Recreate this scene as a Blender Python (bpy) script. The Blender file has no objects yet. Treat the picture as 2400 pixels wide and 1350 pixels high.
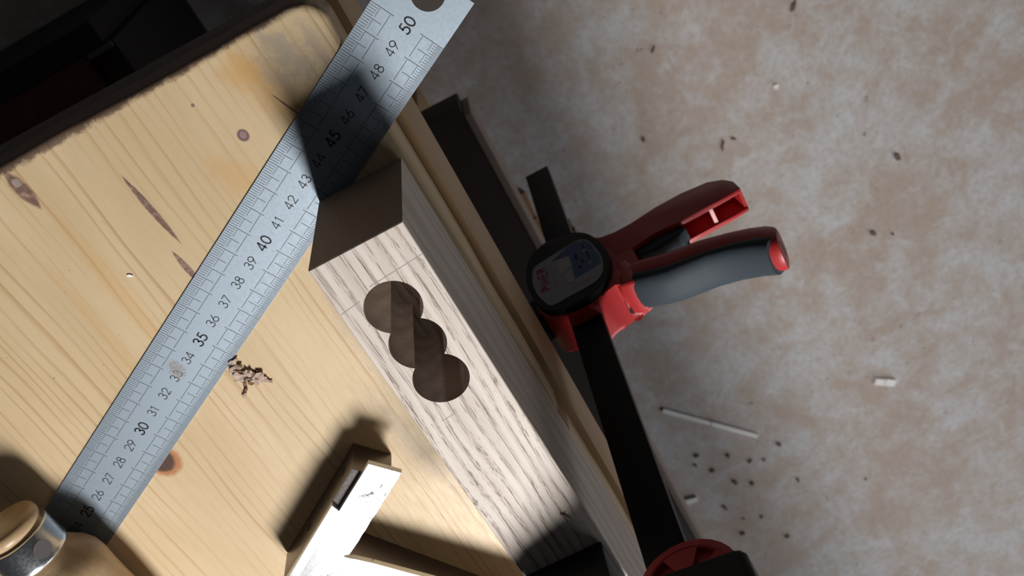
import bpy, bmesh, math, random
from mathutils import Vector, Matrix, noise

random.seed(7)
S = 0.001                      # geometry below is written in millimetres
scene = bpy.context.scene
COL = scene.collection

# ------------------------------------------------------------------ camera
RIGHT = Vector((0.4582547375, 0.8830552364, 0.1010744525))
DOWN = Vector((0.7658533167, -0.4500060009, 0.4593074095))
FWD = Vector((0.4510779233, -0.1330715917, -0.8825081635))
CAM = Vector((-118.8263, 101.3596, 368.9903))
cam_data = bpy.data.cameras.new('camera')
cam = bpy.data.objects.new('camera', cam_data)
COL.objects.link(cam)
rot = Matrix((RIGHT, -DOWN, -FWD)).transposed()
cam.matrix_world = Matrix.Translation(CAM * S) @ rot.to_4x4()
cam_data.sensor_width = 36.0
cam_data.lens = 2449.75 / 2400.0 * 36.0
cam_data.clip_start = 0.01
cam_data.clip_end = 50
cam_data.dof.use_dof = True
cam_data.dof.focus_distance = 0.365
cam_data.dof.aperture_fstop = 24.0
scene.camera = cam

# ------------------------------------------------------------------ light
world = bpy.data.worlds.new('world')
scene.world = world
world.use_nodes = True
world.node_tree.nodes['Background'].inputs[0].default_value = (0.92, 0.94, 1.0, 1)
world.node_tree.nodes['Background'].inputs[1].default_value = 0.032


def area_light(name, loc, target, sx, sy, power, color, shape='RECTANGLE'):
    d = bpy.data.lights.new(name, 'AREA')
    d.shape = shape
    d.size = sx
    d.size_y = sy
    d.energy = power
    d.color = color
    o = bpy.data.objects.new(name, d)
    COL.objects.link(o)
    o.location = loc
    o.rotation_euler = (Vector(target) - Vector(loc)).to_track_quat('-Z', 'Y').to_euler()
    return o


# a small roof window over the far end of the bench, and the daylight of a door to the right
area_light('roof_window_light', (0.665, -0.10, 0.82), (0.05, -0.03, 0.0), 0.20, 0.37, 14.2, (1.0, 0.975, 0.945))
area_light('doorway_daylight', (2.9, 1.15, 0.35), (0.8, 0.3, -0.78), 1.3, 1.9, 29.0, (0.94, 0.965, 1.0))

scene.view_settings.view_transform = 'Standard'
scene.view_settings.look = 'None'
scene.view_settings.gamma = 1.0
scene.view_settings.use_curve_mapping = False
scene.view_settings.exposure = 0.0


# ------------------------------------------------------------------ material helpers
class NT:
    def __init__(self, name):
        self.m = bpy.data.materials.new(name)
        self.m.use_nodes = True
        self.t = self.m.node_tree
        self.b = self.t.nodes['Principled BSDF']

    def n(self, kind, **kw):
        nd = self.t.nodes.new(kind)
        for k, v in kw.items():
            setattr(nd, k, v)
        return nd

    def put(self, sock, v):
        if isinstance(v, bpy.types.NodeSocket):
            self.t.links.new(v, sock)
        else:
            sock.default_value = v

    def math(self, op, a, b=0.0, c=0.0, clamp=False):
        nd = self.n('ShaderNodeMath', operation=op, use_clamp=clamp)
        self.put(nd.inputs[0], a)
        self.put(nd.inputs[1], b)
        self.put(nd.inputs[2], c)
        return nd.outputs[0]

    def coord(self):
        return self.n('ShaderNodeTexCoord').outputs['Object']

    def sep(self, v):
        nd = self.n('ShaderNodeSeparateXYZ')
        self.put(nd.inputs[0], v)
        return nd.outputs

    def comb(self, x, y, z):
        nd = self.n('ShaderNodeCombineXYZ')
        for i, q in enumerate((x, y, z)):
            self.put(nd.inputs[i], q)
        return nd.outputs[0]

    def scale(self, v, s):
        nd = self.n('ShaderNodeVectorMath', operation='MULTIPLY')
        self.put(nd.inputs[0], v)
        nd.inputs[1].default_value = s
        return nd.outputs[0]

    def noise(self, v, scale=1.0, detail=2.0, rough=0.5, dist=0.0):
        nd = self.n('ShaderNodeTexNoise')
        self.put(nd.inputs['Vector'], v)
        nd.inputs['Scale'].default_value = scale
        nd.inputs['Detail'].default_value = detail
        nd.inputs['Roughness'].default_value = rough
        nd.inputs['Distortion'].default_value = dist
        return nd.outputs[0]

    def ramp(self, v, lo, hi, a=0.0, b=1.0, smooth=True):
        nd = self.n('ShaderNodeMapRange')
        nd.interpolation_type = 'SMOOTHSTEP' if smooth else 'LINEAR'
        self.put(nd.inputs[0], v)
        nd.inputs[1].default_value = lo
        nd.inputs[2].default_value = hi
        nd.inputs[3].default_value = a
        nd.inputs[4].default_value = b
        return nd.outputs[0]

    def mix(self, f, a, b):
        nd = self.n('ShaderNodeMix', data_type='RGBA')
        self.put(nd.inputs[0], f)
        for sock, v in ((nd.inputs[6], a), (nd.inputs[7], b)):
            if isinstance(v, tuple):
                v = (*v[:3], 1.0)
            self.put(sock, v)
        return nd.outputs[2]

    def lens(self, x, y, cx, cy, ang, hl, hw, soft=0.25, wob=None):
        """mask of a pointed lens: x,y in metres, centre and half sizes in mm"""
        ca, sa = math.cos(ang), math.sin(ang)
        dx = self.math('SUBTRACT', x, cx * S)
        dy = self.math('SUBTRACT', y, cy * S)
        u = self.math('ADD', self.math('MULTIPLY', dx, ca / (hl * S)), self.math('MULTIPLY', dy, sa / (hl * S)))
        v = self.math('ADD', self.math('MULTIPLY', dx, -sa / (hw * S)), self.math('MULTIPLY', dy, ca / (hw * S)))
        r = self.math('SUBTRACT', self.math('SUBTRACT', 1.0, self.math('MULTIPLY', u, u)), self.math('ABSOLUTE', v))
        if wob is not None:
            r = self.math('ADD', r, wob)
        return self.ramp(r, -soft * 0.3, soft)

    def round(self, x, y, cx, cy, r, soft=0.3, wob=None):
        dx = self.math('MULTIPLY', self.math('SUBTRACT', x, cx * S), 1.0 / (r * 1.15 * S))
        dy = self.math('MULTIPLY', self.math('SUBTRACT', y, cy * S), 1.0 / (r * S))
        q = self.math('SUBTRACT', 1.0, self.math('ADD', self.math('MULTIPLY', dx, dx), self.math('MULTIPLY', dy, dy)))
        if wob is not None:
            q = self.math('ADD', q, wob)
        return self.ramp(q, -soft * 0.3, soft)

    def done(self, color=None, rough=0.5, metal=0.0, bump=None, bstr=0.2, bdist=0.0005, spec=None):
        if color is not None:
            if isinstance(color, tuple):
                color = (*color[:3], 1.0)
            self.put(self.b.inputs['Base Color'], color)
        self.put(self.b.inputs['Roughness'], rough)
        self.put(self.b.inputs['Metallic'], metal)
        if spec is not None:
            self.b.inputs['Specular IOR Level'].default_value = spec
        if bump is not None:
            bn = self.n('ShaderNodeBump')
            bn.inputs['Strength'].default_value = bstr
            bn.inputs['Distance'].default_value = bdist
            self.put(bn.inputs['Height'], bump)
            self.t.links.new(bn.outputs[0], self.b.inputs['Normal'])
        return self.m


def plain(name, color, rough=0.5, metal=0.0, grain=0.06, scale=900.0, bstr=0.08, spec=None):
    t = NT(name)
    c = t.coord()
    nz = t.noise(c, scale, 3.0)
    col = t.mix(nz, tuple(q * (1 - grain) for q in color), tuple(min(1.0, q * (1 + grain)) for q in color))
    return t.done(col, rough, metal, bump=nz, bstr=bstr, bdist=0.0002, spec=spec)


# bench corner: local bench axes are turned 1 degree against the oak block
B0 = Vector((-66.0, 39.4, 0.0))
BA = -0.018


def bw(x, y, z=0.0):
    return (B0.x + x * math.cos(BA) - y * math.sin(BA), B0.y + x * math.sin(BA) + y * math.cos(BA), z)


def to_local(x, y):
    """world mm -> object coordinates of the bench parts (only moved, not turned)"""
    return x - B0.x, y - B0.y


def pine(name, top=True):
    t = NT(name)
    c = t.coord()
    x, y, z = t.sep(c)[:3]
    wob = t.noise(t.comb(t.math('MULTIPLY', x, 9.0), t.math('MULTIPLY', y, 30.0), t.math('MULTIPLY', z, 30.0)), 1.0, 2.0)
    wob2 = t.noise(t.comb(t.math('MULTIPLY', x, 2.5), t.math('MULTIPLY', y, 55.0), t.math('MULTIPLY', z, 55.0)), 1.0, 1.0)
    v = t.math('ADD', t.math('MULTIPLY', y, 235.0), t.math('MULTIPLY', wob, 1.8))
    v = t.math('ADD', v, t.math('MULTIPLY', wob2, 3.6))
    fr = t.math('FRACT', v)
    line = t.math('MULTIPLY', t.ramp(fr, 0.58, 0.94), t.ramp(fr, 0.955, 1.0, 1.0, 0.0))
    vary = t.ramp(t.noise(t.comb(t.math('MULTIPLY', x, 7.0), t.math('MULTIPLY', y, 120.0), 0.0), 1.0, 2.0), 0.36, 0.68)
    line = t.math('MULTIPLY', line, t.math('MULTIPLY_ADD', vary, 0.95, 0.02))
    col = t.mix(t.ramp(t.noise(t.comb(t.math('MULTIPLY', x, 14.0), t.math('MULTIPLY', y, 38.0), z), 1.0, 3.0), 0.28, 0.72),
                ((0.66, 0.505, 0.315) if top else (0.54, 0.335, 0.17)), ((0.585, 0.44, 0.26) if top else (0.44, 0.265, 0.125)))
    col = t.mix(t.math('MULTIPLY', line, 0.8), col, (0.43, 0.275, 0.125))
    fine = t.noise(t.comb(t.math('MULTIPLY', x, 120.0), t.math('MULTIPLY', y, 2600.0), t.math('MULTIPLY', z, 2600.0)), 1.0, 3.0)
    col = t.mix(t.ramp(fine, 0.35, 0.75, 0.0, 0.16), col, (0.36, 0.24, 0.11))
    if top:
        w = t.math('MULTIPLY', t.math('SUBTRACT', t.noise(c, 420.0, 3.0), 0.5), 1.1)
        # orange resin stains
        for (px, py, a, hl, hw, s) in ((-42, 9, 0.3, 24, 9, 0.55), (-20, -20, 0.5, 20, 8, 0.42), (-4, -86, 0.0, 50, 5, 0.35),
                                       (20, -102, 0.0, 60, 4, 0.25), (-55, 2, 1.2, 9, 8, 0.5)):
            lx, ly = to_local(px, py)
            mk = t.lens(x, y, lx, ly, a, hl, hw, 0.8, w)
            col = t.mix(t.math('MULTIPLY', mk, s), col, (0.58, 0.325, 0.10))
        # grey dirt by the corner
        for (px, py, a, hl, hw, s) in ((-52, 20, 0.4, 15, 8, 0.5), (-47, 12, 0.2, 12, 5, 0.35), (-45, 30, 0.0, 22, 3, 0.35),
                                       (120, -25, 0.1, 40, 6, 0.3), (60, -20, 0.0, 30, 5, 0.25)):
            lx, ly = to_local(px, py)
            w3 = t.math('MULTIPLY', t.math('SUBTRACT', t.noise(c, 380.0, 5.0, 0.7), 0.52), 3.0)
            mk = t.lens(x, y, lx, ly, a, hl, hw, 0.8, w3)
            col = t.mix(t.math('MULTIPLY', mk, s), col, (0.30, 0.27, 0.25))
        # the knots, bark pockets and streaks one can point to
        spk = t.noise(c, 520.0, 4.0, 0.6)
        pk = t.mix(t.ramp(spk, 0.42, 0.72), (0.14, 0.068, 0.055), (0.31, 0.205, 0.165))
        w4 = t.math('MULTIPLY', w, 0.35)
        for (x0, y0, x1, y1, hw) in ((-45.5, -56.6, -9.5, -54.0, 1.55), (-10.5, -58.9, 8.0, -57.6, 1.5),
                                     (-66.5, -91.2, -46.5, -88.9, 3.1), (-43.5, 7.0, -31.0, 12.0, 0.5)):
            ax, ay = to_local(x0, y0)
            bx, by = to_local(x1, y1)
            mk = t.lens(x, y, (ax + bx) / 2, (ay + by) / 2, math.atan2(by - ay, bx - ax), math.hypot(bx - ax, by - ay) / 2, hw, 0.35, w4)
            col = t.mix(t.math('MULTIPLY', mk, 0.92), col, pk)
        for (px, py, r, c0) in ((-35.1, -10.0, 2.3, (0.13, 0.07, 0.08)), (-35.2, -9.9, 1.35, (0.30, 0.19, 0.17)),
                                (68.0, -119.0, 7.5, (0.42, 0.16, 0.05)), (67.3, -119.6, 5.6, (0.045, 0.02, 0.015)),
                                (140.0, 35.5, 6.0, (0.25, 0.10, 0.04)), (-59.5, -90.0, 1.6, (0.33, 0.27, 0.24)), (-53, -19, 0.7, (0.2, 0.13, 0.1))):
            lx, ly = to_local(px, py)
            mk = t.round(x, y, lx, ly, r, 0.45, w4)
            col = t.mix(t.math('MULTIPLY', mk, 0.93), col, c0)
        # dirt plus painted shade where the end edge rounds away from the light
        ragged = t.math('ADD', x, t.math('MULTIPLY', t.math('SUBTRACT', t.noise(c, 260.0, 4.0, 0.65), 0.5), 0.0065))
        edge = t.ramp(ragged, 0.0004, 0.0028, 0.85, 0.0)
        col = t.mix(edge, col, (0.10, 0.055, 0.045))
        # small specks
        sp = t.ramp(t.noise(c, 520.0, 2.0), 0.765, 0.79)
        col = t.mix(t.math('MULTIPLY', sp, 0.6), col, (0.18, 0.11, 0.07))
    hgt = t.math('ADD', t.math('MULTIPLY', fine, 0.5), t.math('MULTIPLY', line, -0.5))
    rgh = t.ramp(fine, 0.3, 0.8, 0.42, 0.58)
    return t.done(col, rgh, 0.0, bump=hgt, bstr=0.22, bdist=0.0003)


def oak(name):
    t = NT(name)
    c = t.coord()
    x, y, z = t.sep(c)[:3]
    wv = t.noise(t.comb(t.math('MULTIPLY', x, 7.0), t.math('MULTIPLY', y, 26.0), t.math('MULTIPLY', z, 26.0)), 1.0, 2.0)
    yy = t.math('ADD', y, t.math('MULTIPLY', wv, 0.011))
    zz = t.math('ADD', z, t.math('MULTIPLY', wv, 0.011))
    # early-wood bands carry the open pores
    v = t.math('MULTIPLY', t.math('ADD', yy, t.math('MULTIPLY', zz, 0.35)), 225.0)
    fr = t.math('FRACT', v)
    band = t.math('MULTIPLY', t.ramp(fr, 0.0, 0.35), t.ramp(fr, 0.45, 0.85, 1.0, 0.0))
    pores = t.noise(t.comb(t.math('MULTIPLY', x, 45.0), t.math('MULTIPLY', yy, 3900.0), t.math('MULTIPLY', zz, 3900.0)), 1.0, 2.0, 0.6)
    tcn = t.n('ShaderNodeTexCoord')
    flat = t.math('ABSOLUTE', t.sep(tcn.outputs['Normal'])[2])
    th = t.math('MULTIPLY_ADD', band, 0.17, t.math('SUBTRACT', pores, 0.635))
    pm = t.math('MULTIPLY', t.ramp(th, 0.06, 0.12), t.math('MULTIPLY_ADD', flat, 0.75, 0.2))
    tone = t.noise(t.comb(t.math('MULTIPLY', x, 22.0), t.math('MULTIPLY', yy, 330.0), t.math('MULTIPLY', zz, 330.0)), 1.0, 3.0)
    col = t.mix(t.ramp(tone, 0.3, 0.7), (0.60, 0.535, 0.485), (0.50, 0.43, 0.375))
    col = t.mix(t.math('MULTIPLY', band, 0.4), col, (0.42, 0.335, 0.27))
    # end grain is darker
    nrm = t.n('ShaderNodeNewGeometry')
    tc = t.n('ShaderNodeTexCoord')
    nx = t.math('ABSOLUTE', t.sep(tc.outputs['Normal'])[0])
    endm = t.ramp(nx, 0.9, 0.97)
    rings = t.noise(t.comb(0.0, t.math('MULTIPLY', y, 700.0), t.math('MULTIPLY', z, 200.0)), 1.0, 3.0)
    col = t.mix(t.math('MULTIPLY', pm, t.math('SUBTRACT', 1.0, endm)), col, (0.135, 0.085, 0.06))
    col = t.mix(endm, col, t.mix(rings, (0.27, 0.20, 0.155), (0.35, 0.265, 0.21)))
    h = t.math('SUBTRACT', t.math('MULTIPLY', tone, 0.35), pm)
    return t.done(col, 0.55, 0.0, bump=h, bstr=0.45, bdist=0.0004)


def concrete(name):
    t = NT(name)
    c = t.coord()
    big = t.noise(c, 4.5, 4.0, 0.55, 0.2)
    mid = t.noise(c, 20.0, 7.0, 0.72, 0.35)
    fine = t.noise(c, 130.0, 5.0, 0.65)
    m = t.math('ADD', t.math('MULTIPLY', big, 0.40), t.math('MULTIPLY', mid, 0.60))
    col = t.mix(t.ramp(m, 0.40, 0.62), (0.46, 0.37, 0.31), (0.58, 0.58, 0.595))
    col = t.mix(t.ramp(fine, 0.35, 0.75, 0.0, 0.5), col, (0.36, 0.28, 0.225))
    # pale cement film
    white = t.ramp(t.noise(c, 26.0, 6.0, 0.72, 0.6), 0.56, 0.70)
    col = t.mix(t.math('MULTIPLY', white, 0.5), col, (0.64, 0.65, 0.68))
    # darker splashes and pits
    zone = t.ramp(t.noise(c, 4.2, 2.0), 0.40, 0.62, 0.2, 1.0)
    pit = t.ramp(t.noise(c, 75.0, 3.0, 0.55), 0.665, 0.72)
    col = t.mix(t.math('MULTIPLY', t.math('MULTIPLY', pit, zone), 0.65), col, (0.15, 0.095, 0.075))
    pit2 = t.ramp(t.noise(c, 170.0, 2.0, 0.5), 0.70, 0.75)
    col = t.mix(t.math('MULTIPLY', pit2, 0.55), col, (0.20, 0.14, 0.11))
    hgt = t.math('ADD', mid, t.math('MULTIPLY', fine, 0.4))
    return t.done(col, 0.62, 0.0, bump=hgt, bstr=0.25, bdist=0.002)


def brushed(name, color, rough, sx=40.0, sy=2500.0, metal=1.0, bstr=0.06, scratch=0.0):
    t = NT(name)
    c = t.coord()
    f = t.noise(t.scale(c, (sx, sy, 900.0)), 1.0, 3.0)
    g = t.noise(c, 900.0, 3.0)
    col = t.mix(f, tuple(q * 0.9 for q in color), color)
    if scratch > 0:
        s = t.ramp(t.noise(c, 330.0, 5.0, 0.7, 1.2), 0.565, 0.59)
        gate = t.ramp(t.noise(c, 70.0, 1.0), 0.52, 0.58)
        s = t.math('MULTIPLY', s, gate)
        col = t.mix(t.math('MULTIPLY', s, scratch), col, (0.05, 0.05, 0.055))
    return t.done(col, t.ramp(g, 0.2, 0.8, rough - 0.04, rough + 0.04), metal, bump=f, bstr=bstr, bdist=0.0001)


M = {}
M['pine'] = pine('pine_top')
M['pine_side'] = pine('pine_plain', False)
M['pine_grey'] = plain('pine_lit_edge', (0.27, 0.22, 0.19), 0.65, grain=0.2, scale=120)  # paler than the shelf: light on its front edge, put into the colour
M['oak'] = oak('oak')
M['floor'] = concrete('stained_concrete')
M['ruler'] = brushed('ruler_steel', (0.30, 0.355, 0.41), 0.57, 2500, 2500, bstr=0.03)
M['etch'] = plain('etched_lines', (0.045, 0.05, 0.06), 0.5)
M['ink'] = plain('ruler_ink', (0.012, 0.013, 0.017), 0.45)
M['steel'] = brushed('square_steel', (0.88, 0.90, 0.92), 0.54, 300, 300, bstr=0.05, scratch=0.9)
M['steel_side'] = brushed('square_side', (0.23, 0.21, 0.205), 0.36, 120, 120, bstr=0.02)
M['hole'] = plain('dark_hole', (0.015, 0.013, 0.012), 0.8)
M['ferrule'] = brushed('ferrule_steel', (0.74, 0.77, 0.80), 0.28, 200, 200, bstr=0.02)
M['pin'] = plain('pin_steel', (0.11, 0.10, 0.10), 0.6, 0.3)
M['ash'] = None
M['black_plastic'] = plain('black_plastic', (0.0065, 0.007, 0.008), 0.5, bstr=0.03, spec=0.25)
M['black_bar'] = plain('black_steel_bar', (0.0035, 0.0035, 0.004), 0.5, 0.0, bstr=0.03, spec=0.2)
M['red'] = plain('red_plastic', (0.42, 0.028, 0.030), 0.38, bstr=0.04)
M['grip'] = plain('grey_rubber', (0.040, 0.052, 0.066), 0.6, bstr=0.05, spec=0.25)
M['sticker'] = plain('sticker_grey', (0.26, 0.27, 0.31), 0.45, bstr=0.0)
M['sticker_blue'] = plain('sticker_blue', (0.028, 0.075, 0.20), 0.45, bstr=0.0)
M['sticker_pale'] = plain('sticker_pale', (0.36, 0.36, 0.37), 0.45, bstr=0.0)
M['sticker_red'] = plain('sticker_red', (0.33, 0.03, 0.055), 0.45, bstr=0.0)
M['graphite'] = plain('pencil_graphite', (0.30, 0.275, 0.26), 0.6, bstr=0.0)
M['shaving'] = plain('oak_shaving', (0.43, 0.33, 0.265), 0.7, grain=0.35, scale=700, bstr=0.4)
M['shaving_dark'] = plain('dark_shaving', (0.16, 0.075, 0.035), 0.7, grain=0.3, scale=700)
M['pale_chip'] = plain('pale_wood_chip', (0.90, 0.89, 0.87), 0.6, grain=0.08, scale=300)
M['orange_wood'] = plain('orange_wood', (0.36, 0.19, 0.08), 0.6, grain=0.2, scale=200)
M['crumb'] = plain('floor_crumb', (0.15, 0.10, 0.075), 0.8, grain=0.3, scale=300)
M['box_red'] = plain('dark_red_wood', (0.075, 0.020, 0.012), 0.6, grain=0.3, scale=60)
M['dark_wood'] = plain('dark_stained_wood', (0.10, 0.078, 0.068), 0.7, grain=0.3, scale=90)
M['shelf_wood'] = plain('shelf_wood_in_shade', (0.026, 0.014, 0.012), 0.7, grain=0.3, scale=60)  # shade under the bench is put into this near-black colour
M['box_black'] = plain('black_board', (0.008, 0.007, 0.007), 0.7, grain=0.2, scale=60)
M['dust'] = plain('sawdust', (0.40, 0.33, 0.29), 0.9, grain=0.3, scale=800)


def ash(name):
    t = NT(name)
    c = t.coord()
    x, y, z = t.sep(c)[:3]
    tone = t.noise(t.comb(t.math('MULTIPLY', x, 12.0), t.math('MULTIPLY', y, 110.0), t.math('MULTIPLY', z, 110.0)), 1.0, 3.0)
    fine = t.noise(t.comb(t.math('MULTIPLY', x, 90.0), t.math('MULTIPLY', y, 1500.0), t.math('MULTIPLY', z, 1500.0)), 1.0, 2.0)
    col = t.mix(t.ramp(tone, 0.3, 0.7), (0.56, 0.41, 0.245), (0.43, 0.29, 0.16))
    col = t.mix(t.ramp(fine, 0.45, 0.8, 0.0, 0.35), col, (0.28, 0.17, 0.09))
    return t.done(col, 0.38, 0.0, bump=fine, bstr=0.1, bdist=0.0003)


M['ash'] = ash('varnished_ash')

# ------------------------------------------------------------------ mesh helpers
ORI = {}


def empty(name, loc):
    o = bpy.data.objects.new(name, None)
    COL.objects.link(o)
    o.location = Vector(loc) * S
    o.empty_display_size = 0.01
    ORI[o.name] = Vector(loc)
    return o


def tag(o, label=None, cat=None, group=None, kind=None):
    if label:
        o['label'] = label
    if cat:
        o['category'] = cat
    if group:
        o['group'] = group
    if kind:
        o['kind'] = kind
    return o


def obj(name, bm, mat, parent=None, origin=None, smooth=None):
    """one mesh object; the bmesh is in world millimetres"""
    org = ORI[parent.name] if parent is not None else Vector(origin if origin else (0, 0, 0))
    bmesh.ops.recalc_face_normals(bm, faces=bm.faces)
    for v in bm.verts:
        v.co = (v.co - org) * S
    me = bpy.data.meshes.new(name)
    if smooth is not None:
        for f in bm.faces:
            f.smooth = True
        lim = math.radians(smooth)
        for e in bm.edges:
            if len(e.link_faces) == 2 and e.calc_face_angle(0.0) > lim:
                e.smooth = False
    bm.to_mesh(me)
    bm.free()
    me.materials.append(M[mat])
    o = bpy.data.objects.new(name, me)
    COL.objects.link(o)
    if parent is not None:
        o.parent = parent
    else:
        o.location = org * S
    ORI[o.name] = org
    return o


def bm_new():
    return bmesh.new()


def add_box(bm, x0, x1, y0, y1, z0, z1, bev=0.0, seg=2, m=None):
    vs = [bm.verts.new((x, y, z)) for x in (x0, x1) for y in (y0, y1) for z in (z0, z1)]
    fs = [(0, 1, 3, 2), (4, 6, 7, 5), (0, 4, 5, 1), (2, 3, 7, 6), (0, 2, 6, 4), (1, 5, 7, 3)]
    faces = [bm.faces.new([vs[i] for i in f]) for f in fs]
    if m is not None:
        for v in vs:
            v.co = m @ v.co
    if bev > 0:
        es = list({e for f in faces for e in f.edges})
        bmesh.ops.bevel(bm, geom=es, offset=bev, segments=seg, affect='EDGES', profile=0.6)


def add_prism(bm, pts, a0, a1, axis='x', bev=0.0, seg=2, smooth_pts=0):
    """outline pts: (y,z) for axis x, (x,y) for axis z; extruded from a0 to a1"""
    if smooth_pts:
        pts = spline_closed(pts, smooth_pts)

    def P(p, a):
        return (a, p[0], p[1]) if axis == 'x' else ((p[0], a, p[1]) if axis == 'y' else (p[0], p[1], a))
    lo = [bm.verts.new(P(p, a0)) for p in pts]
    hi = [bm.verts.new(P(p, a1)) for p in pts]
    n = len(pts)
    fl = bm.faces.new(lo)
    fh = bm.faces.new(hi[::-1])
    for i in range(n):
        bm.faces.new((lo[i], hi[i], hi[(i + 1) % n], lo[(i + 1) % n]))
    if bev > 0:
        es = list({e for f in (fl, fh) for e in f.edges})
        bmesh.ops.bevel(bm, geom=es, offset=bev, segments=seg, affect='EDGES', profile=0.5, clamp_overlap=True)


def spline_closed(pts, sub):
    out = []
    n = len(pts)
    for i in range(n):
        p0, p1, p2, p3 = (Vector((*pts[(i + k - 1) % n], 0)) for k in range(4))
        for j in range(sub):
            t = j / sub
            q = 0.5 * ((2 * p1) + (p2 - p0) * t + (2 * p0 - 5 * p1 + 4 * p2 - p3) * t * t + (3 * p1 - p0 - 3 * p2 + p3) * t ** 3)
            out.append((q.x, q.y))
    return out


def add_loft(bm, rings, cap0=True, cap1=True):
    vr = [[bm.verts.new(p) for p in r] for r in rings]
    n = len(rings[0])
    for a, b in zip(vr[:-1], vr[1:]):
        for i in range(n):
            bm.faces.new((a[i], a[(i + 1) % n], b[(i + 1) % n], b[i]))
    if cap0:
        bm.faces.new(vr[0][::-1])
    if cap1:
        bm.faces.new(vr[-1])
    return vr


def add_lathe_x(bm, prof, cy, cz, n=48):
    """profile of (x, radius) turned about the line y=cy, z=cz"""
    rings = []
    for x, r in prof:
        rings.append([(x, cy + r * math.cos(2 * math.pi * k / n), cz + r * math.sin(2 * math.pi * k / n)) for k in range(n)])
    add_loft(bm, rings)


def add_cyl(bm, c, axis, r, h, n=24):
    axis = Vector(axis).normalized()
    u = axis.orthogonal().normalized()
    w = axis.cross(u)
    c = Vector(c)
    rings = []
    for t in (0.0, h):
        rings.append([tuple(c + axis * t + (u * math.cos(2 * math.pi * k / n) + w * math.sin(2 * math.pi * k / n)) * r) for k in range(n)])
    add_loft(bm, rings)


# stroke lettering (thin geometric characters)
def arc(cx, cy, rx, ry, a0, a1, n=14):
    return [(cx + rx * math.cos(math.radians(a0 + (a1 - a0) * i / n)), cy + ry * math.sin(math.radians(a0 + (a1 - a0) * i / n))) for i in range(n + 1)]


GL = {
    '0': (0.62, [arc(0.31, 0.5, 0.27, 0.48, 90, 450, 24)]),
    '1': (0.40, [[(0.06, 0.80), (0.26, 0.98), (0.26, 0.0)]]),
    '2': (0.58, [arc(0.29, 0.70, 0.25, 0.28, 175, -28) + [(0.04, 0.02), (0.55, 0.02)]]),
    '3': (0.58, [arc(0.28, 0.745, 0.215, 0.235, 160, -85), arc(0.28, 0.265, 0.25, 0.255, 88, -165)]),
    '4': (0.64, [[(0.44, 0.0), (0.44, 0.99), (0.03, 0.25), (0.61, 0.25)]]),
    '5': (0.58, [[(0.51, 0.98), (0.20, 0.98), (0.13, 0.55)] + arc(0.26, 0.31, 0.27, 0.30, 118, -150)]),
    '6': (0.60, [arc(0.30, 0.29, 0.265, 0.28, 0, 360, 22), [(0.44, 0.99), (0.085, 0.42)]]),
    '7': (0.56, [[(0.03, 0.98), (0.53, 0.98), (0.14, 0.0)]]),
    '8': (0.60, [arc(0.30, 0.755, 0.195, 0.22, 0, 360, 20), arc(0.30, 0.27, 0.25, 0.265, 0, 360, 22)]),
    '9': (0.60, [arc(0.30, 0.71, 0.265, 0.28, 0, 360, 22), [(0.16, 0.01), (0.515, 0.58)]]),
    'P': (0.62, [[(0.08, 0), (0.08, 1), (0.36, 1)] + arc(0.36, 0.76, 0.2, 0.24, 90, -90, 8) + [(0.08, 0.52)]]),
    'I': (0.26, [[(0.12, 0), (0.12, 1)]]),
    'H': (0.70, [[(0.08, 0), (0.08, 1)], [(0.6, 0), (0.6, 1)], [(0.08, 0.52), (0.6, 0.52)]]),
    'E': (0.58, [[(0.52, 1), (0.08, 1), (0.08, 0), (0.52, 0)], [(0.08, 0.52), (0.45, 0.52)]]),
    'R': (0.66, [[(0.08, 0), (0.08, 1), (0.36, 1)] + arc(0.36, 0.77, 0.2, 0.23, 90, -90, 8) + [(0.08, 0.54)], [(0.32, 0.54), (0.58, 0)]]),
}


def add_stroke(bm, pts, wd, org, u, v, n):
    """flat stroke of width wd along pts (mm in the u,v plane), lying at org"""
    P = [Vector((p[0], p[1])) for p in pts]

    def W(q):
        return org + u * q.x + v * q.y
    for a, b in zip(P[:-1], P[1:]):
        d = b - a
        if d.length < 1e-6:
            continue
        d.normalize()
        s = Vector((-d.y, d.x)) * wd / 2
        e = d * wd * 0.12
        vs = [bm.verts.new(W(q)) for q in (a - e - s, b + e - s, b + e + s, a - e + s)]
        f = bm.faces.new(vs)


def text_width(txt, h, gap):
    return sum(GL[c][0] for c in txt) * h + gap * h * (len(txt) - 1)


def add_text(bm, txt, org, u, v, h, wd, gap=0.06, xs=1.0):
    x = 0.0
    for ch in txt:
        w, strokes = GL[ch]
        for st in strokes:
            add_stroke(bm, [((x + p[0] * h) * xs, p[1] * h) for p in st], wd, org, u, v, None)
        x += (w + gap) * h


# ------------------------------------------------------------------ setting: floor
FZ = -780.0
bm = bm_new()
vs = [bm.verts.new(p) for p in ((-2500, -2600, FZ), (3200, -2600, FZ), (3200, 3000, FZ), (-2500, 3000, FZ))]
bm.faces.new(vs)
fl = obj('floor', bm, 'floor', origin=(0, 0, FZ))
tag(fl, 'mottled beige and grey concrete floor with dark specks', kind='structure')

# ------------------------------------------------------------------ workbench
bench = empty('workbench', (B0.x, B0.y, FZ))
ORI[bench.name] = Vector((B0.x, B0.y, FZ))
tag(bench, 'worn pine workbench with rounded corner and dark front rail', 'workbench')
# object coordinates of the parts start at the bench corner on the floor
LX, LY, TH = 1150.0, 620.0, 18.5


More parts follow.
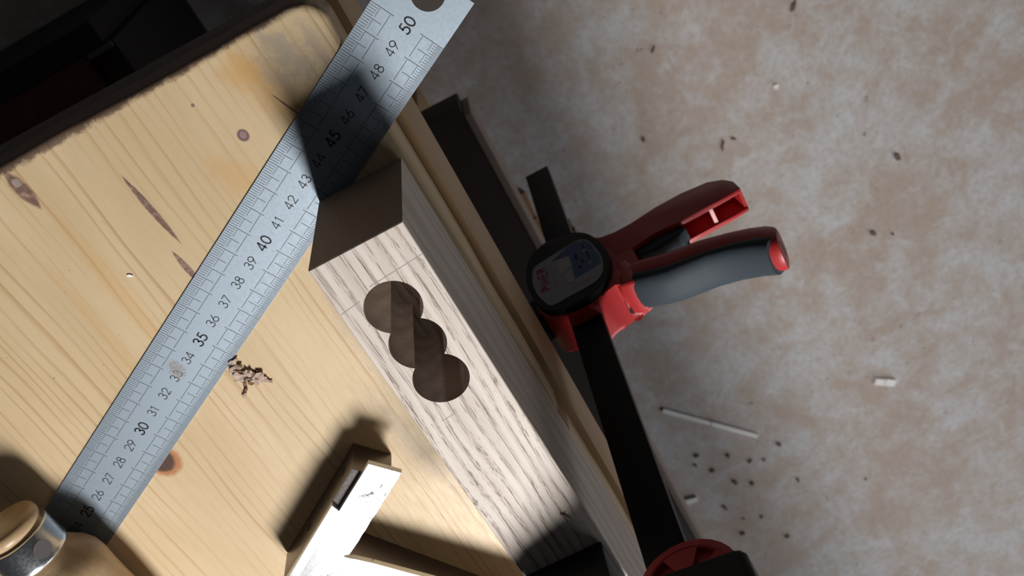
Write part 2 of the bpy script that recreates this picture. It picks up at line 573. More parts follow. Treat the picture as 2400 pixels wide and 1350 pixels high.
def outline(inset, jit):
    """rounded rectangle of the top in bench axes, front edge at y=0, end edge at x=0"""
    pts = []
    r = 10.0

    def side(a, b, n):
        for i in range(n):
            t = i / n
            pts.append((a[0] + (b[0] - a[0]) * t, a[1] + (b[1] - a[1]) * t))
    n = 90
    # front edge from far x to the corner
    for i in range(n):
        t = i / n
        x = LX + (r - LX) * (1 - (1 - t) ** 0.7)
        pts.append((x, -inset))
    for i in range(9):
        a = math.radians(90 + 90 * i / 8)
        pts.append((r + (r - inset) * math.cos(a), -r + (r - inset) * math.sin(a)))
    for i in range(1, 70):
        t = i / 70
        pts.append((inset, -r - (LY - r) * t ** 1.4))
    pts.append((inset, -LY))
    pts.append((LX, -LY))
    out = []
    for (x, y) in pts:
        w1 = noise.noise((x * 0.021, y * 0.021, 3.1)) * 1.1 + noise.noise((x * 0.11, y * 0.11, 7.7)) * 0.55
        w1 *= jit
        if y > -20 and x < LX - 1:
            y = y + w1 * (0.9 if x > 20 else 0.3)
        if x < 10:
            x = x + w1 * 0.8
        out.append((x, y))
    return out


bm = bm_new()
rings = []
for ins, z in ((3.6, 0.0), (2.3, -0.2), (1.15, -0.9), (0.4, -2.2), (0.0, -4.6), (0.0, -TH + 1), (1.0, -TH)):
    rings.append([bw(x, y, z) for x, y in outline(ins, 1.0)])
add_loft(bm, rings)
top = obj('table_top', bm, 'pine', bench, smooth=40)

bm = bm_new()


def bench_box(bm, x0, x1, y0, y1, z0, z1, bev=1.0):
    b2 = bmesh.new()
    add_box(b2, x0, x1, y0, y1, z0, z1, bev)
    for v in b2.verts:
        v.co = Vector(bw(v.co.x, v.co.y, v.co.z))
    me = bpy.data.meshes.new('tmp')
    b2.to_mesh(me)
    b2.free()
    bm.from_mesh(me)
    bpy.data.meshes.remove(me)


bench_box(bm, 6, LX - 5, -22, 3.2, -64, -TH, 0.7)
rail = obj('front_rail', bm, 'pine_side', bench, smooth=40)
bm = bm_new()
bench_box(bm, 3.0, 25, -LY + 10, -22.2, -64, -TH, 0.9)
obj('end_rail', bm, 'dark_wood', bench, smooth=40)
for lx, ly in ((250, -150), (LX - 120, -150), (250, -LY + 40), (LX - 120, -LY + 40)):
    bm = bm_new()
    bench_box(bm, lx, lx + 70, ly, ly + 70, FZ, -TH, 1.5)
    obj('leg', bm, 'pine_side', bench, smooth=40)
bm = bm_new()
bench_box(bm, 183, LX - 20, -LY + 30, -14.2, -440, -400, 1.0)
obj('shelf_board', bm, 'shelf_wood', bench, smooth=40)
bm = bm_new()
bench_box(bm, 190, LX - 20, -14, -8, -440, -399, 0.8)
obj('shelf_lit_edge', bm, 'pine_grey', bench, smooth=40)  # pale strip standing in for the lit front edge of the shelf

# ------------------------------------------------------------------ oak block with three drilled holes
OX, OW, OH = 420.0, 35.3, 59.6
bm = bm_new()


def rect(i, z):
    p = [(i, i), (OX, i), (OX, OW - i), (i, OW - i)]
    return [(x, y, z) for x, y in p]


vr = add_loft(bm, [rect(0.25, 0.62), rect(0.0, 0.9), rect(0.0, OH - 0.3), rect(0.3, OH)], True, False)
# mortise outline: union of three circles along the block
HC = [25.6, 41.9, 58.2]
HR, HY = 10.0, 16.95
half = (HC[1] - HC[0]) / 2
ca = math.degrees(math.acos(half / HR))
hole = []
for k, cx in enumerate(HC):                        # +y side, going +x
    a0 = 180 if k == 0 else 180 - ca
    a1 = 0 if k == 2 else ca
    n = 26
    for i in range(n + (1 if k == 2 else 0)):
        a = math.radians(a0 + (a1 - a0) * i / n)
        hole.append((cx + HR * math.cos(a), HY + HR * math.sin(a)))
for k in (2, 1, 0):                                # -y side, going -x
    cx = HC[k]
    a0 = 0 if k == 2 else -ca
    a1 = -180 if k == 0 else -180 + ca
    n = 26
    for i in range(1 if k == 2 else 0, n):
        a = math.radians(a0 + (a1 - a0) * i / n)
        hole.append((cx + HR * math.cos(a), HY + HR * math.sin(a)))
DEP = 47.0
htop = [bm.verts.new((x, y, OH)) for x, y in hole]
hbot = [bm.verts.new((x, y, OH - DEP)) for x, y in hole]
n = len(hole)
for i in range(n):
    bm.faces.new((htop[i], htop[(i + 1) % n], hbot[(i + 1) % n], hbot[i]))
bm.faces.new(hbot)
outer = vr[-1]
edges = []
for loop in (outer, htop):
    for i in range(len(loop)):
        e = bm.edges.get((loop[i], loop[(i + 1) % len(loop)])) or bm.edges.new((loop[i], loop[(i + 1) % len(loop)]))
        edges.append(e)
bmesh.ops.triangle_fill(bm, use_beauty=True, use_dissolve=False, edges=edges)
block = obj('oak_block', bm, 'oak', origin=(0, 0, 0.6))
tag(block, 'square oak block clamped to the bench edge with three overlapping drilled holes', 'wood block')

for (x0, y0, x1, y1) in ((15.0, 14.0, 13.2, 34.9), (19.2, 0.6, 18.0, 8.6), (74.0, 8.5, 73.6, 13.5), (28.0, 6.2, 27.0, 7.0)):
    bm = bm_new()
    d = Vector((x1 - x0, y1 - y0, 0))
    s = Vector((-d.y, d.x, 0)).normalized() * 0.17
    a, b = Vector((x0, y0, OH + 0.03)), Vector((x1, y1, OH + 0.03))
    bm.faces.new([bm.verts.new(q) for q in (a - s, b - s, b + s, a + s)])
    o = obj('pencil_line', bm, 'graphite', block)

# ------------------------------------------------------------------ steel ruler
R0 = Vector((172.27067, -390.62427, 0.0))
RS = Vector((-0.4535588956, 0.8912263059, 0.0))
RT = Vector((0.8912263059, 0.4535588956, 0.0))


def rp(s, t, z=0.6):
    p = R0 + RS * s + RT * t
    return (p.x, p.y, z)


bm = bm_new()
RW = 30.1
hs, ht, hr = 513.0, 15.0, 6.1
N = 48
rect_o = [(-8, 0.0), (519.4, 0.0), (519.4, RW), (-8, RW)]
edges_t = []
tops, bots = [], []
for z, store in ((0.6, tops), (0.05, bots)):
    ov = [bm.verts.new(rp(s, t, z)) for s, t in rect_o]
    hv = [bm.verts.new(rp(hs + hr * math.cos(2 * math.pi * k / N), ht + hr * math.sin(2 * math.pi * k / N), z)) for k in range(N)]
    es = []
    for loop in (ov, hv):
        for i in range(len(loop)):
            es.append(bm.edges.new((loop[i], loop[(i + 1) % len(loop)])))
    bmesh.ops.triangle_fill(bm, use_beauty=True, use_dissolve=False, edges=es)
    store.extend((ov, hv))
for a, b in zip(tops, bots):
    n = len(a)
    for i in range(n):
        bm.faces.new((a[i], a[(i + 1) % n], b[(i + 1) % n], b[i]))
ruler = obj('steel_ruler', bm, 'ruler', origin=rp(250, 15, 0.0))
tag(ruler, 'brushed steel ruler with black centimetre marks lying across the bench', 'ruler')

ZI = 0.63
bm = bm_new()


def seg(s0, t0, s1, t1, wd):
    a, b = Vector(rp(s0, t0, ZI)), Vector(rp(s1, t1, ZI))
    d = (b - a).normalized()
    q = Vector((-d.y, d.x, 0)) * wd / 2
    bm.faces.new([bm.verts.new(p) for p in (a - q, b - q, b + q, a + q)])


for cm in range(0, 51):
    s = cm * 10.0
    seg(s, 0.05, s, 9.5, 0.24)
    seg(s, RW - 0.05, s, 20.3, 0.24)
    if cm == 50:
        continue
    seg(s + 5, 0.05, s + 5, 7.35, 0.22)
    seg(s + 5, RW - 0.05, s + 5, 22.5, 0.22)
    seg(s + 1.0, 8.25, s + 9.6, 8.25, 0.2)
    seg(s + 1.0, 21.6, s + 9.6, 21.6, 0.2)
    for h in (0, 5):
        seg(s + h + 1.0, 4.1, s + h + 4.7, 4.1, 0.17)
        seg(s + h + 1.0, 25.85, s + h + 4.7, 25.85, 0.17)
    for k in range(1, 10):
        if k != 5:
            seg(s + k, 0.05, s + k, 3.5, 0.19)
            seg(s + k, RW - 0.05, s + k, 26.5, 0.19)
    for k in range(10):
        seg(s + k + 0.5, RW - 0.05, s + k + 0.5, 27.7, 0.15)
obj('graduation_marks', bm, 'etch', ruler)
for cm in range(1, 51):
    big = cm % 5 == 0
    h, wd = (4.1, 0.62) if big else (3.65, 0.36)
    txt = str(cm)
    xs = 1.12
    w = text_width(txt, h, 0.10) * xs
    bm = bm_new()
    add_text(bm, txt, Vector(rp(cm * 10.0 - w / 2, 15.0 + h / 2, ZI)), RS, -RT, h, wd, 0.10, xs)
    obj('numeral', bm, 'ink', ruler)

# ------------------------------------------------------------------ bar clamp
CX = 156.6
clamp = empty('bar_clamp', (CX, 56.0, -306))
tag(clamp, 'red and black one-handed bar clamp hanging at the bench edge', 'clamp')
bm = bm_new()
add_box(bm, 153.6, 159.6, 47.7, 64.6, -306, 112, 0.7)
bar = obj('bar', bm, 'black_bar', clamp, smooth=50)

# moving body
body_out = [(34.2, -128), (34.8, -112), (39, -101), (46, -95.0), (56, -93.0), (66, -94), (73, -98.5), (80, -101), (88, -100),
            (92, -108), (93.5, -117), (93, -128), (90, -141), (85, -151), (78, -158), (70, -167), (60, -174), (48, -174), (39, -168), (35, -152)]
bm = bm_new()
add_prism(bm, body_out, 146.5, 171, 'x', 3.2, 3, smooth_pts=3)
body = obj('body', bm, 'red', clamp, smooth=50)
cap_out = [(33.5, -148.4), (36.8, -163.6), (41.8, -171.4), (49.2, -175.4), (58.0, -175.7), (67.3, -170.3), (74.1, -160.9), (78.2, -147.6),
           (80.6, -131.3), (79.7, -119.2), (75.3, -105.8), (69.0, -98.3), (59.8, -94.1), (51.0, -95.3), (42.7, -99.9), (37.7, -107.2),
           (34.6, -119.0), (33.0, -134.4)]
bm = bm_new()
add_prism(bm, cap_out, 143.0, 147.5, 'x', 1.6, 3, smooth_pts=3)
cap = obj('side_cover', bm, 'black_plastic', clamp, smooth=50)
lab = [(40.2, -153.1), (50.7, -155.9), (66.2, -158.6), (70.8, -156.2), (74.3, -148.1), (76.6, -130.3), (76.0, -119.5), (73.6, -111.0),
       (67.9, -105.9), (53.8, -104.7), (43.7, -104.2), (40.1, -111.3), (37.1, -124.0), (36.4, -137.2), (37.8, -147.3)]
bm = bm_new()
add_prism(bm, lab, 142.7, 143.1, 'x', 0.0, smooth_pts=3)
stk = obj('label_sticker', bm, 'sticker', clamp, smooth=50)
tag(stk, 'grey and blue printed sticker on the black cover')
bm = bm_new()
add_prism(bm, [(60.5, -156.6), (66.2, -157.6), (70.8, -155.2), (73.6, -148.1), (75.8, -130.3), (75.2, -121.5), (59.4, -119.0), (60.7, -145.4), (50, -150)],
          142.58, 142.72, 'x')
obj('blue_print', bm, 'sticker_blue', stk)
bm = bm_new()
add_prism(bm, [(52.7, -147.0), (59.6, -146.5), (59.2, -134), (55.6, -134.5), (55.2, -130), (52.6, -131)], 142.58, 142.72, 'x')
add_prism(bm, [(55.4, -129.5), (59.2, -129), (58.6, -116.7), (54.8, -118.4)], 142.58, 142.72, 'x')
obj('pale_print', bm, 'sticker_pale', stk)
bm = bm_new()
for (yy, zz, ry, rz) in ((63.8, -141, 0.8, 3.0), (66.5, -133, 0.7, 2.2), (64, -128, 0.9, 1.6), (70.4, -137, 0.6, 4.5), (69.5, -148, 0.6, 2.4)):
    add_prism(bm, [(yy - ry, zz - rz), (yy + ry, zz - rz), (yy + ry, zz + rz), (yy - ry, zz + rz)], 142.48, 142.6, 'x')
obj('clamp_drawing', bm, 'black_plastic', stk)
bm = bm_new()
for (yy, zz, ry, rz) in ((69.2, -143.5, 0.7, 1.2), (70.0, -127.5, 0.6, 1.1)):
    add_prism(bm, [(yy - ry, zz - rz), (yy + ry, zz - rz), (yy + ry, zz + rz), (yy - ry, zz + rz)], 142.44, 142.6, 'x')
obj('white_print', bm, 'sticker_pale', stk)
bm = bm_new()
h = 5.2
w = text_width('PIHER', h, 0.14)
add_text(bm, 'PIHER', Vector((142.6, 45.6, -121.2)), Vector((0, 0, -1)), Vector((0, -1, 0)), h, 1.3, 0.14, 26.5 / w)
obj('lettering', bm, 'sticker_red', stk)
bm = bm_new()
for i in range(7):                                  # small line of print below the name
    z = -123.5 - i * 2.5
    add_prism(bm, [(48.3, z), (49.5, z), (49.5, z - 1.7), (48.3, z - 1.7)], 142.58, 142.72, 'x')
for i in range(8):
    y = 56 + i * 2.1
    add_prism(bm, [(y, -111.2), (y + 1.3, -111.2), (y + 1.3, -114.0), (y, -114.0)], 142.58, 142.72, 'x')
obj('small_print', bm, 'graphite', stk)

# trigger: channel opening upwards
tl = [(77, -157.2), (87.8, -153.3), (98.6, -153.8), (113.8, -158.7), (130.5, -159.8), (146.0, -157.4), (153.9, -151.4), (157.8, -143.6), (158.4, -134.5)]
tu = [(157.3, -133.0), (150, -131.4), (142.5, -131.2), (130.3, -130.3), (120.0, -129.7), (108, -132), (96, -128), (84, -128)]
bm = bm_new()
add_prism(bm, tl + tu, 146.4, 149.0, 'x', 0.6)
add_prism(bm, tl + tu, 159.0, 161.4, 'x', 0.6)
tb = tl + [(156.6, -134.0), (154.5, -142.5), (151.5, -149.0), (145.3, -154.0), (130.5, -156.2), (113.8, -155.0), (98.6, -148.0), (84, -146)]
add_prism(bm, tb, 148.2, 159.8, 'x', 0.0)
add_prism(bm, [(138.6, -132.5), (140.6, -132.2), (140.6, -156.0), (138.6, -156.2)], 148.5, 159.5, 'x')
trig = obj('trigger', bm, 'red', clamp, smooth=50)
# release lever (grey)
bm = bm_new()
add_prism(bm, [(93, -131), (101.5, -137.0), (112, -139.0), (118.7, -138.2), (121.5, -133), (123.4, -131.6), (123.2, -127), (120.6, -126.0), (116.6, -121.8), (105, -121.4), (95.5, -122.6)],
          149.5, 158.5, 'x', 2.0, 3)
obj('release_lever', bm, 'grip', clamp, smooth=50)

# fixed handle: core with rubber sleeve
def tube_section(bm, stations, hx, n=20, pw=2.6):
    """stations: (y, zlow, zhigh, half thickness scale); superelliptic rings standing across the handle"""
    rings = []
    for i, (y, zl, zh, sx, ly) in enumerate(stations):
        ring = []
        for k in range(n):
            a = 2 * math.pi * k / n
            cx_, sz = math.cos(a), math.sin(a)
            ex = math.copysign(abs(cx_) ** (2 / pw), cx_)
            ez = math.copysign(abs(sz) ** (2 / pw), sz)
            z = (zl + zh) / 2 + ez * (zh - zl) / 2
            ring.append((155.5 + ex * hx * sx, y + ly * ez, z))
        rings.append(ring)
    add_loft(bm, rings)


core = [(78, -118, -97, 1.0, 0), (84, -119, -99.5, 1.0, 0), (93.4, -116.7, -97.5, 1.0, -1), (108.1, -110.9, -91, 0.98, -2), (123.8, -107.0, -88, 0.98, -3), (136.9, -100.7, -84, 0.98, -4),
        (147.0, -95.0, -76, 0.99, -5), (153.6, -90.0, -69.0, 1.02, -4.6), (157.0, -86, -65.4, 1.03, -3.6), (158.4, -84.0, -64.8, 0.99, -2.6), (158.9, -82.5, -66.5, 0.85, -2.2)]
bm = bm_new()
tube_section(bm, core, 9.8)
hnd = obj('handle', bm, 'red', clamp, smooth=60)
slv = [(86.8, -103.6, -94.6, 1.0, -2), (87.4, -104.5, -93.4, 1.06, -2), (99.6, -98.5, -87.2, 1.08, -3), (106, -95.6, -85.0, 1.09, -3.4), (114, -93.0, -84.0, 1.09, -3.8), (126, -89.6, -82.6, 1.09, -4.2),
       (137, -86.0, -78.3, 1.08, -4.5), (147.5, -80.5, -71.8, 1.07, -4.6), (154.0, -75.0, -66.4, 1.05, -4.6), (154.6, -74.2, -67.2, 1.0, -4.6)]
bm = bm_new()
tube_section(bm, slv, 9.6)
obj('grip_sleeve', bm, 'grip', hnd, smooth=60)
# collar with a slot where the handle meets the body
bm = bm_new()
add_prism(bm, [(79.5, -97.5), (82, -95.2), (87.0, -94.2), (88.6, -96), (89.6, -112), (88, -119), (82, -121)], 145.6, 166.6, 'x', 2.6, 3)
obj('handle_collar', bm, 'red', clamp, smooth=50)
bm = bm_new()
add_prism(bm, [(77.0, -101.0), (79.6, -98.2), (80.6, -98.2), (81.2, -106), (78, -107)], 157.5, 166.0, 'x')
obj('slot', bm, 'hole', clamp)
# lower jaw that presses under the rail
bm = bm_new()
add_prism(bm, [(40, -110), (40, -136), (20, -122), (-18, -98), (-24, -84), (-20, -79), (0, -80), (12, -90), (24, -106)], 148.5, 164.5, 'x', 2.0)
obj('lower_jaw', bm, 'black_plastic', clamp, smooth=50)
bm = bm_new()
add_box(bm, 145, 168, -22, 20, -80.5, -64.3, 2.0)
obj('jaw_pad', bm, 'black_plastic', clamp, smooth=50)

# upper (fixed) jaw on the bar end
hc = (62.0, 106.0)
hr1 = 19.0
arcp = [(hc[0] + hr1 * math.cos(math.radians(a)), hc[1] + hr1 * math.sin(math.radians(a))) for a in range(180, 361, 12)]
bm = bm_new()
add_prism(bm, arcp + [(81, 122), (43, 122)], 149.5, 152.2, 'x', 0.5)
add_prism(bm, arcp + [(81, 122), (43, 122)], 161.5, 168, 'x', 0.5)
ring_in = [(hc[0] + (hr1 - 2.6) * math.cos(math.radians(a)), hc[1] + (hr1 - 2.6) * math.sin(math.radians(a))) for a in range(360, 179, -12)]
add_prism(bm, arcp + ring_in, 147.0, 162, 'x', 0.4)
for a0, a1, r0 in ((180, 216, 0), (216, 246, 16.0), (246, 296, 0), (296, 326, 16.0), (326, 360, 0)):   # solid web with two openings
    pts = [(hc[0] + (hr1 - 1) * math.cos(math.radians(a0 + (a1 - a0) * k / 6)), hc[1] + (hr1 - 1) * math.sin(math.radians(a0 + (a1 - a0) * k / 6))) for k in range(7)]
    if r0:
        pts += [(hc[0] + 15.4 * math.cos(math.radians(a1 - (a1 - a0) * k / 6)), hc[1] + 15.4 * math.sin(math.radians(a1 - (a1 - a0) * k / 6))) for k in range(7)]
    else:
        pts += [hc]
    add_prism(bm, pts, 147.2, 151.5, 'x', 0.0)
head = obj('jaw_head', bm, 'red', clamp, smooth=50)
bm = bm_new()
add_prism(bm, [(82.5, 103.5), (84, 106), (84, 135), (40, 135), (40, 98.5), (56, 100.5), (79.5, 102.2)], 144.8, 170, 'x', 1.8, 3)
add_prism(bm, [(42, 128), (42, 92), (36, 84), (10, 79), (-2, 79), (-4, 84), (0, 93), (20, 101), (36, 128)], 157.5, 174, 'x', 2.0, 3)
add_prism(bm, [(4, 92), (4, 79.2), (-34, 79.2), (-39, 83), (-38, 88), (-30, 90)], 160.5, 173, 'x', 2.0, 3)
obj('upper_jaw', bm, 'black_plastic', clamp, smooth=50)
bm = bm_new()
add_box(bm, 154.5, 181, 0.5, 34.0, 59.62, 79.5, 1.6)
obj('jaw_pad', bm, 'black_plastic', clamp, smooth=50)

# ------------------------------------------------------------------ steel corner square
SQ = Vector((101.3, -47.0, 0.0))
SA = Vector((0.535, -0.845, 0.0)).normalized()
SN = Vector((-SA.y, SA.x, 0.0))


def sp(a, n):
    q = SQ + SA * a + SN * n
    return (q.x, q.y)


square = empty('corner_square', (120, -70, 0))
tag(square, 'shiny steel corner square with scratched top beside the oak block', 'square')
bm = bm_new()
add_prism(bm, [sp(0, 0), sp(66.5, 0), sp(66.5, 130), sp(42, 130), sp(42, 17.0), sp(-2, 17.0)], 0.02, 18.0, 'z', 0.35, 2)
body2 = obj('stock', bm, 'steel_side', square, smooth=40)
bm = bm_new()
edge_r = []
for i in range(15):
    a = -8.8 + (37.6 + 8.8) * i / 14
    edge_r.append(sp(a, 18.2 + 0.25 * math.sin(i * 2.1) + 0.15 * math.sin(i * 5.3)))
pl = [sp(-7.0, 4.0)] + edge_r + [sp(39.2, 18.2), sp(40.2, 15.9), sp(41.6, 16.4), sp(41.0, 19.4), sp(40.2, 21.5)] + [sp(40.0 - 0.1 * (n - 22), n) for n in (30, 45, 60, 90, 131)] + \
     [sp(66.0, 131), sp(66.0, 4.0), sp(19.0, 4.0)]
add_prism(bm, pl, 18.0, 20.8, 'z', 0.25, 2)
obj('top_plate', bm, 'steel', square, smooth=40)
bm = bm_new()
add_prism(bm, [sp(18.6, 0.1), sp(66.2, 0.1), sp(66.2, 4.3), sp(20.2, 4.3)], 17.5, 20.75, 'z', 0.3, 2)
obj('top_strip', bm, 'steel', square, smooth=40)
for a, zz in ((9.0, 9.0), (42.0, 9.0)):
    bm = bm_new()
    p = sp(a, -0.06)
    add_cyl(bm, (p[0], p[1], zz), SN, 2.1, 0.4, 24)
    obj('side_hole', bm, 'hole', square, smooth=50)

# ------------------------------------------------------------------ chisel handle with steel ferrule
CY, CZ = -176.9, 22.2
chisel = empty('chisel', (60, CY, 0))
tag(chisel, 'varnished wooden tool handle with pinned steel ferrule lying on the ruler', 'chisel')
bm = bm_new()
add_lathe_x(bm, [(48.6, 6.0), (48.7, 11.2), (49.2, 12.4), (50.4, 13.2), (52.4, 13.4), (53.6, 13.0), (54.4, 12.2), (55.0, 11.9), (57.0, 11.9)], CY, CZ, 64)
obj('butt_end', bm, 'ash', chisel, smooth=50)
bm = bm_new()
add_lathe_x(bm, [(55.6, 11.0), (55.8, 13.9), (56.3, 14.3), (66.5, 14.5), (67.6, 14.9), (68.6, 14.5), (68.8, 12.0)], CY, CZ, 64)
fer = obj('ferrule', bm, 'ferrule', chisel, smooth=50)
bm = bm_new()
ang = math.radians(38)
dirp = Vector((0, math.cos(ang), math.sin(ang)))
add_cyl(bm, Vector((62.6, CY, CZ)) + dirp * 12.5, dirp, 3.9, 2.2, 32)
obj('pin', bm, 'pin', fer, smooth=50)
bm = bm_new()
add_lathe_x(bm, [(67, 11), (68.9, 13.7), (71, 14.5), (74, 16.8), (77, 19.2), (81, 21.0), (86, 21.6), (92, 21.3), (100, 21.2), (112, 21.5), (130, 20.6), (160, 17.0), (185, 13.5), (188, 10)], CY, CZ, 64)
obj('handle', bm, 'ash', chisel, smooth=50)
bm = bm_new()
add_box(bm, 186, 300, CY - 9, CY + 9, CZ - 3, CZ + 3, 1.2)
obj('blade', bm, 'ferrule', chisel, smooth=50)


# ------------------------------------------------------------------ shavings and chips
def jag(n, r, z0, rng, thick=0.5, stretch=(1, 1), curl=0.0):
    """ragged little flake as a closed bmesh around the origin"""
    b = bmesh.new()
    ph = rng.random() * 6.28
    topv, botv = [], []
    for k in range(n):
        a = 2 * math.pi * k / n + ph
        rr = r * (0.6 + 0.6 * rng.random())
        x, y = rr * math.cos(a) * stretch[0], rr * math.sin(a) * stretch[1]
        z = z0 + curl * (x * x) / max(r, 0.1) + rng.random() * thick * 0.8
        topv.append(b.verts.new((x, y, z + thick)))
        botv.append(b.verts.new((x * 0.92, y * 0.92, z)))
    ct = b.verts.new((0, 0, z0 + thick * 1.5))
    cb = b.verts.new((0, 0, z0 + 0.02))
    for k in range(n):
        k2 = (k + 1) % n
        b.faces.new((topv[k], topv[k2], ct))
        b.faces.new((botv[k2], botv[k], cb))
        b.faces.new((botv[k], botv[k2], topv[k2], topv[k]))
    return b


def place(b, x, y, z, rotz):
    m = Matrix.Translation((x, y, z)) @ Matrix.Rotation(rotz, 4, 'Z')
    bmesh.ops.transform(b, matrix=m, verts=b.verts)
    return b


rng = random.Random(3)
sh = empty('wood_shaving', (50, -66, 0))
tag(sh, 'crumpled brown wood shaving on the bench against the ruler edge', 'shaving')
# pieces laid out from the ruler edge to the right
# image-right is (0.46,0.88), image-down is (0.77,-0.45) on the bench
def sxy(px, py):
    """offset in bench mm of a spot given in mm right/down as the eye sees it"""
    px, py = px * 1.75, py * 1.85
    return 41.0 + 0.46 * px + 0.80 * py, -67.0 + 0.88 * px - 0.47 * py


for (px, py, r, st, rz, mt, th) in ((0.3, 0.6, 1.5, (1.3, 0.7), 1.9, 'shaving', 1.1), (0.7, 2.2, 1.6, (1.2, 0.8), 0.4, 'shaving_dark', 0.8), (1.3, 1.6, 1.3, (1.4, 0.5), 1.2, 'shaving', 1.6),
                                 (0.4, 3.4, 1.5, (1.1, 0.9), 0.2, 'shaving', 1.2), (2.2, 4.2, 2.0, (1.3, 0.9), 0.9, 'shaving', 1.3), (3.4, 3.8, 1.7, (1.2, 0.8), 2.2, 'shaving', 1.4),
                                 (1.9, 5.4, 1.5, (1.3, 0.7), 1.2, 'shaving', 0.9), (4.8, 4.2, 1.6, (1.3, 0.7), 0.6, 'shaving_dark', 1.2), (5.6, 5.0, 1.7, (1.3, 0.8), 1.7, 'shaving', 1.2),
                                 (6.9, 5.6, 1.6, (1.3, 0.6), 1.2, 'shaving', 0.9), (7.9, 6.2, 1.1, (1.5, 0.5), 0.9, 'shaving', 0.7), (5.0, 6.0, 1.2, (1.2, 0.8), 0.2, 'shaving', 0.9),
                                 (4.0, 6.6, 0.8, (1.2, 0.8), 1.0, 'shaving_dark', 0.6), (2.7, 6.6, 0.8, (1.4, 0.6), 2.4, 'shaving_dark', 0.7),
                                 (2.7, 8.6, 0.9, (1.6, 0.5), 2.2, 'shaving_dark', 0.8), (2.5, 9.7, 0.8, (1.3, 0.7), 2.0, 'shaving', 0.9), (6.0, 3.4, 0.7, (1.2, 0.6), 1.0, 'shaving_dark', 1.0),
                                 (1.6, 3.0, 1.0, (1.6, 0.4), 0.5, 'shaving_dark', 1.5), (3.6, 5.0, 1.0, (1.4, 0.4), 0.8, 'shaving', 1.9)):
    x, y = sxy(px, py)
    b = place(jag(11, r * 1.45, 0.03, rng, th * 0.8, st, 0.12), x, y, 0, rz)
    obj('flake', b, mt, sh)

# dust smudge on the ruler
bm = bm_new()
for i in range(700):
    a = rng.random() * 6.283
    r = 4.2 * math.sqrt(rng.random()) * (0.65 + 0.5 * rng.random())
    cx_, cy_ = 33.6 + r * 1.15 * math.cos(a), -87.8 + r * 0.8 * math.sin(a)
    d = 0.08 + 0.13 * rng.random()
    z = 0.64
    vs = [bm.verts.new((cx_ + d * math.cos(q + a), cy_ + d * math.sin(q + a), z)) for q in (0, 2.1, 4.2)]
    tip = bm.verts.new((cx_, cy_, z + 0.05))
    for k in range(3):
        bm.faces.new((vs[k], vs[(k + 1) % 3], tip))
    bm.faces.new(vs[::-1])
tag(obj('sawdust', bm, 'dust', origin=(33.6, -87.8, 0.64)), 'smudge of fine sawdust around a number on the steel ruler', 'sawdust', kind='stuff')

b = place(jag(7, 1.0, 0.03, rng, 0.35, (1.3, 0.8)), -9.4, -78.2, 0, 0.9)
tag(obj('chip', b, 'pale_chip', origin=(-9.4, -78.2, 0)), 'tiny white chip on the pine bench left of the ruler', 'chip')
b = place(jag(7, 0.9, 0.03, rng, 0.5, (1.5, 0.6)), 18.9, -5.3, 0, 0.4)
tag(obj('chip', b, 'shaving', origin=(18.9, -5.3, 0)), 'small pale crumb on the bench touching the oak block side', 'chip')
t2 = empty('splinter', (136.4, 27.3, OH))
tag(t2, 'tiny brown splinter on top of the oak block near the jaw shadow', 'splinter')
for (x, y, r, st, rz, mt) in ((135.2, 26.4, 0.75, (1.5, 0.6), 0.3, 'shaving'), (136.8, 28.0, 0.8, (1.7, 0.4), 0.9, 'shaving_dark'), (135.0, 27.5, 0.5, (1.4, 0.5), 1.8, 'shaving_dark')):
    b = place(jag(8, r, OH + 0.03, rng, 0.5, st, 0.3), x, y, 0, rz)
    obj('flake', b, mt, t2)

# strips and crumbs on the floor
def strip(name, a, b, wd, th, label, cat, mat='pale_chip'):
    a, b = Vector((*a, FZ)), Vector((*b, FZ))
    d = b - a
    L = d.length
    bm = bmesh.new()
    add_box(bm, 0, L * 0.52, -wd / 2, wd / 2, 0.3, th, 0.3)
    add_box(bm, L * 0.505, L, -wd * 0.42, wd * 0.62, 0.3, th * 1.3, 0.3)
    m = Matrix.Translation(a) @ Matrix.Rotation(math.atan2(d.y, d.x), 4, 'Z')
    bmesh.ops.transform(bm, matrix=m, verts=bm.verts)
    return tag(obj(name, bm, mat, origin=tuple((a + b) / 2)), label, cat)


strip('wood_strip', (736, 19), (845, 116), 6.0, 3.0, 'long thin white strip lying on the concrete floor', 'strip')
strip('wood_strip', (892, -44), (902, 1), 8.0, 3.0, 'short white strip on the floor half hidden by the clamp bar', 'strip')
strip('wood_strip', (846, 291), (863, 314), 10.0, 4.0, 'stubby white wood offcut alone on the concrete floor', 'strip')


strip('wood_strip', (360, -2), (432, -8), 7.0, 5.0, 'thin orange-brown wood strip on the floor beside the lower bar end', 'strip', 'orange_wood')
strip('wood_strip', (420, 27), (445, 27), 9.0, 6.0, 'dark brown wood stub on the floor right of the lower bar end', 'strip', 'shaving_dark')


def crumb(x, y, r, st, rz, mat, label, curl=0.0, group=None):
    r *= 0.72
    b = place(jag(9, r, FZ + 0.3, rng, r * 0.4, st, curl), x, y, 0, rz)
    return tag(obj('floor_crumb' if mat == 'crumb' else 'pebble', b, mat, origin=(x, y, FZ)), label, 'crumb' if mat == 'crumb' else 'pebble', group)


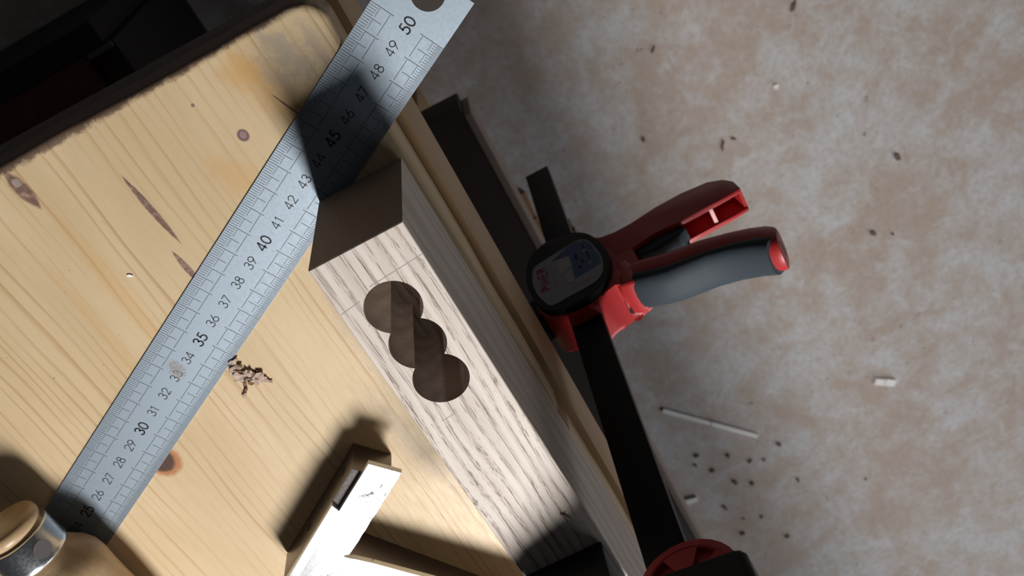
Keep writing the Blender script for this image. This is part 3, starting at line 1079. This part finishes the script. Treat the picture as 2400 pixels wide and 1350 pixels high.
crumb(390, 316, 5.0, (1, 0.9), 0.3, 'pale_chip', 'pale pebble on the floor above the clamp handles')
crumb(426, 233, 6.5, (1.7, 0.5), -0.5, 'crumb', 'curved dark brown crumb above the red trigger tip', 0.02)
crumb(425, 248, 4.2, (1.6, 0.5), 0.9, 'crumb', 'thin dark crumb just right of the curved one above the trigger')
crumb(547, 417, 6.5, (1.3, 0.8), 0.3, 'crumb', 'large dark crumb on the floor near the right edge')
crumb(630, 359, 6.2, (1.4, 0.7), 0.5, 'crumb', 'dark brown crumb on the floor right of the grey handle grip')
crumb(645, 381, 3.5, (1.2, 0.8), 0.5, 'crumb', 'small dark crumb right beside the crumb near the grip')
crumb(372, 153, 5.0, (1.2, 0.7), -0.3, 'crumb', 'dark crumb on the floor between bar end and trigger')
crumb(280, 206, 4.5, (1.8, 0.5), -0.9, 'crumb', 'slender dark crumb on the floor high above the clamp')
crumb(312, 366, 6.0, (1.5, 0.7), -0.8, 'crumb', 'dark crumb at the top edge of the photo over the floor')
crumb(875, 137, 5.5, (1.3, 0.8), 0.9, 'crumb', 'dark crumb at the end of the long white strip')
many = ((856, 68), (832, 29), (881, 92), (950, 140), (1002, 227), (974, 46), (999, 34), (847, 22), (905, 60), (920, 80), (868, 40), (1040, 90), (985, 70), (940, 30), (890, 110))
ORD = ('nearest', 'second nearest', 'third nearest', 'fourth nearest', 'fifth nearest', 'sixth nearest', 'seventh nearest', 'eighth nearest', 'ninth nearest',
       'tenth nearest', 'eleventh nearest', 'twelfth nearest', 'thirteenth nearest', 'second farthest', 'farthest')
for i, (x, y) in enumerate(sorted(many, key=lambda p: math.hypot(p[0] - 790, p[1] - 67))):
    crumb(x, y, 3.0 + 2.4 * rng.random(), (1.3, 0.75), rng.random() * 3, 'crumb', 'small dark crumb by the clamp bar, %s to the long white strip' % ORD[i],
          group='dark crumbs scattered by the clamp bar')

# ------------------------------------------------------------------ dark case on the floor behind the bench end
case = empty('tool_case', (-20, -300, FZ))
tag(case, 'dark red tool case with black rim under the bench end', 'case')
zt = -520.0
bm = bm_new()
add_box(bm, -38, 420, -760, -241, FZ, zt, 2.0)
obj('case_body', bm, 'box_red', case, smooth=50)
bm = bm_new()
add_box(bm, -60, -38.4, -762, -219, FZ, zt + 2, 2.0)
obj('case_rim', bm, 'box_black', case, smooth=50)
bm = bm_new()
add_box(bm, -38, 420, -226, -212, FZ, zt, 1.5)
obj('case_side', bm, 'box_black', case, smooth=50)
bm = bm_new()
add_box(bm, -37, 418, -240.5, -226.5, FZ, zt - 14, 1.5)
obj('case_panel', bm, 'box_red', case, smooth=50)
bm = bm_new()
add_box(bm, -38, -33, -238, -214, zt - 4, zt + 3.5, 1.0)
obj('latch', bm, 'pin', case, smooth=50)
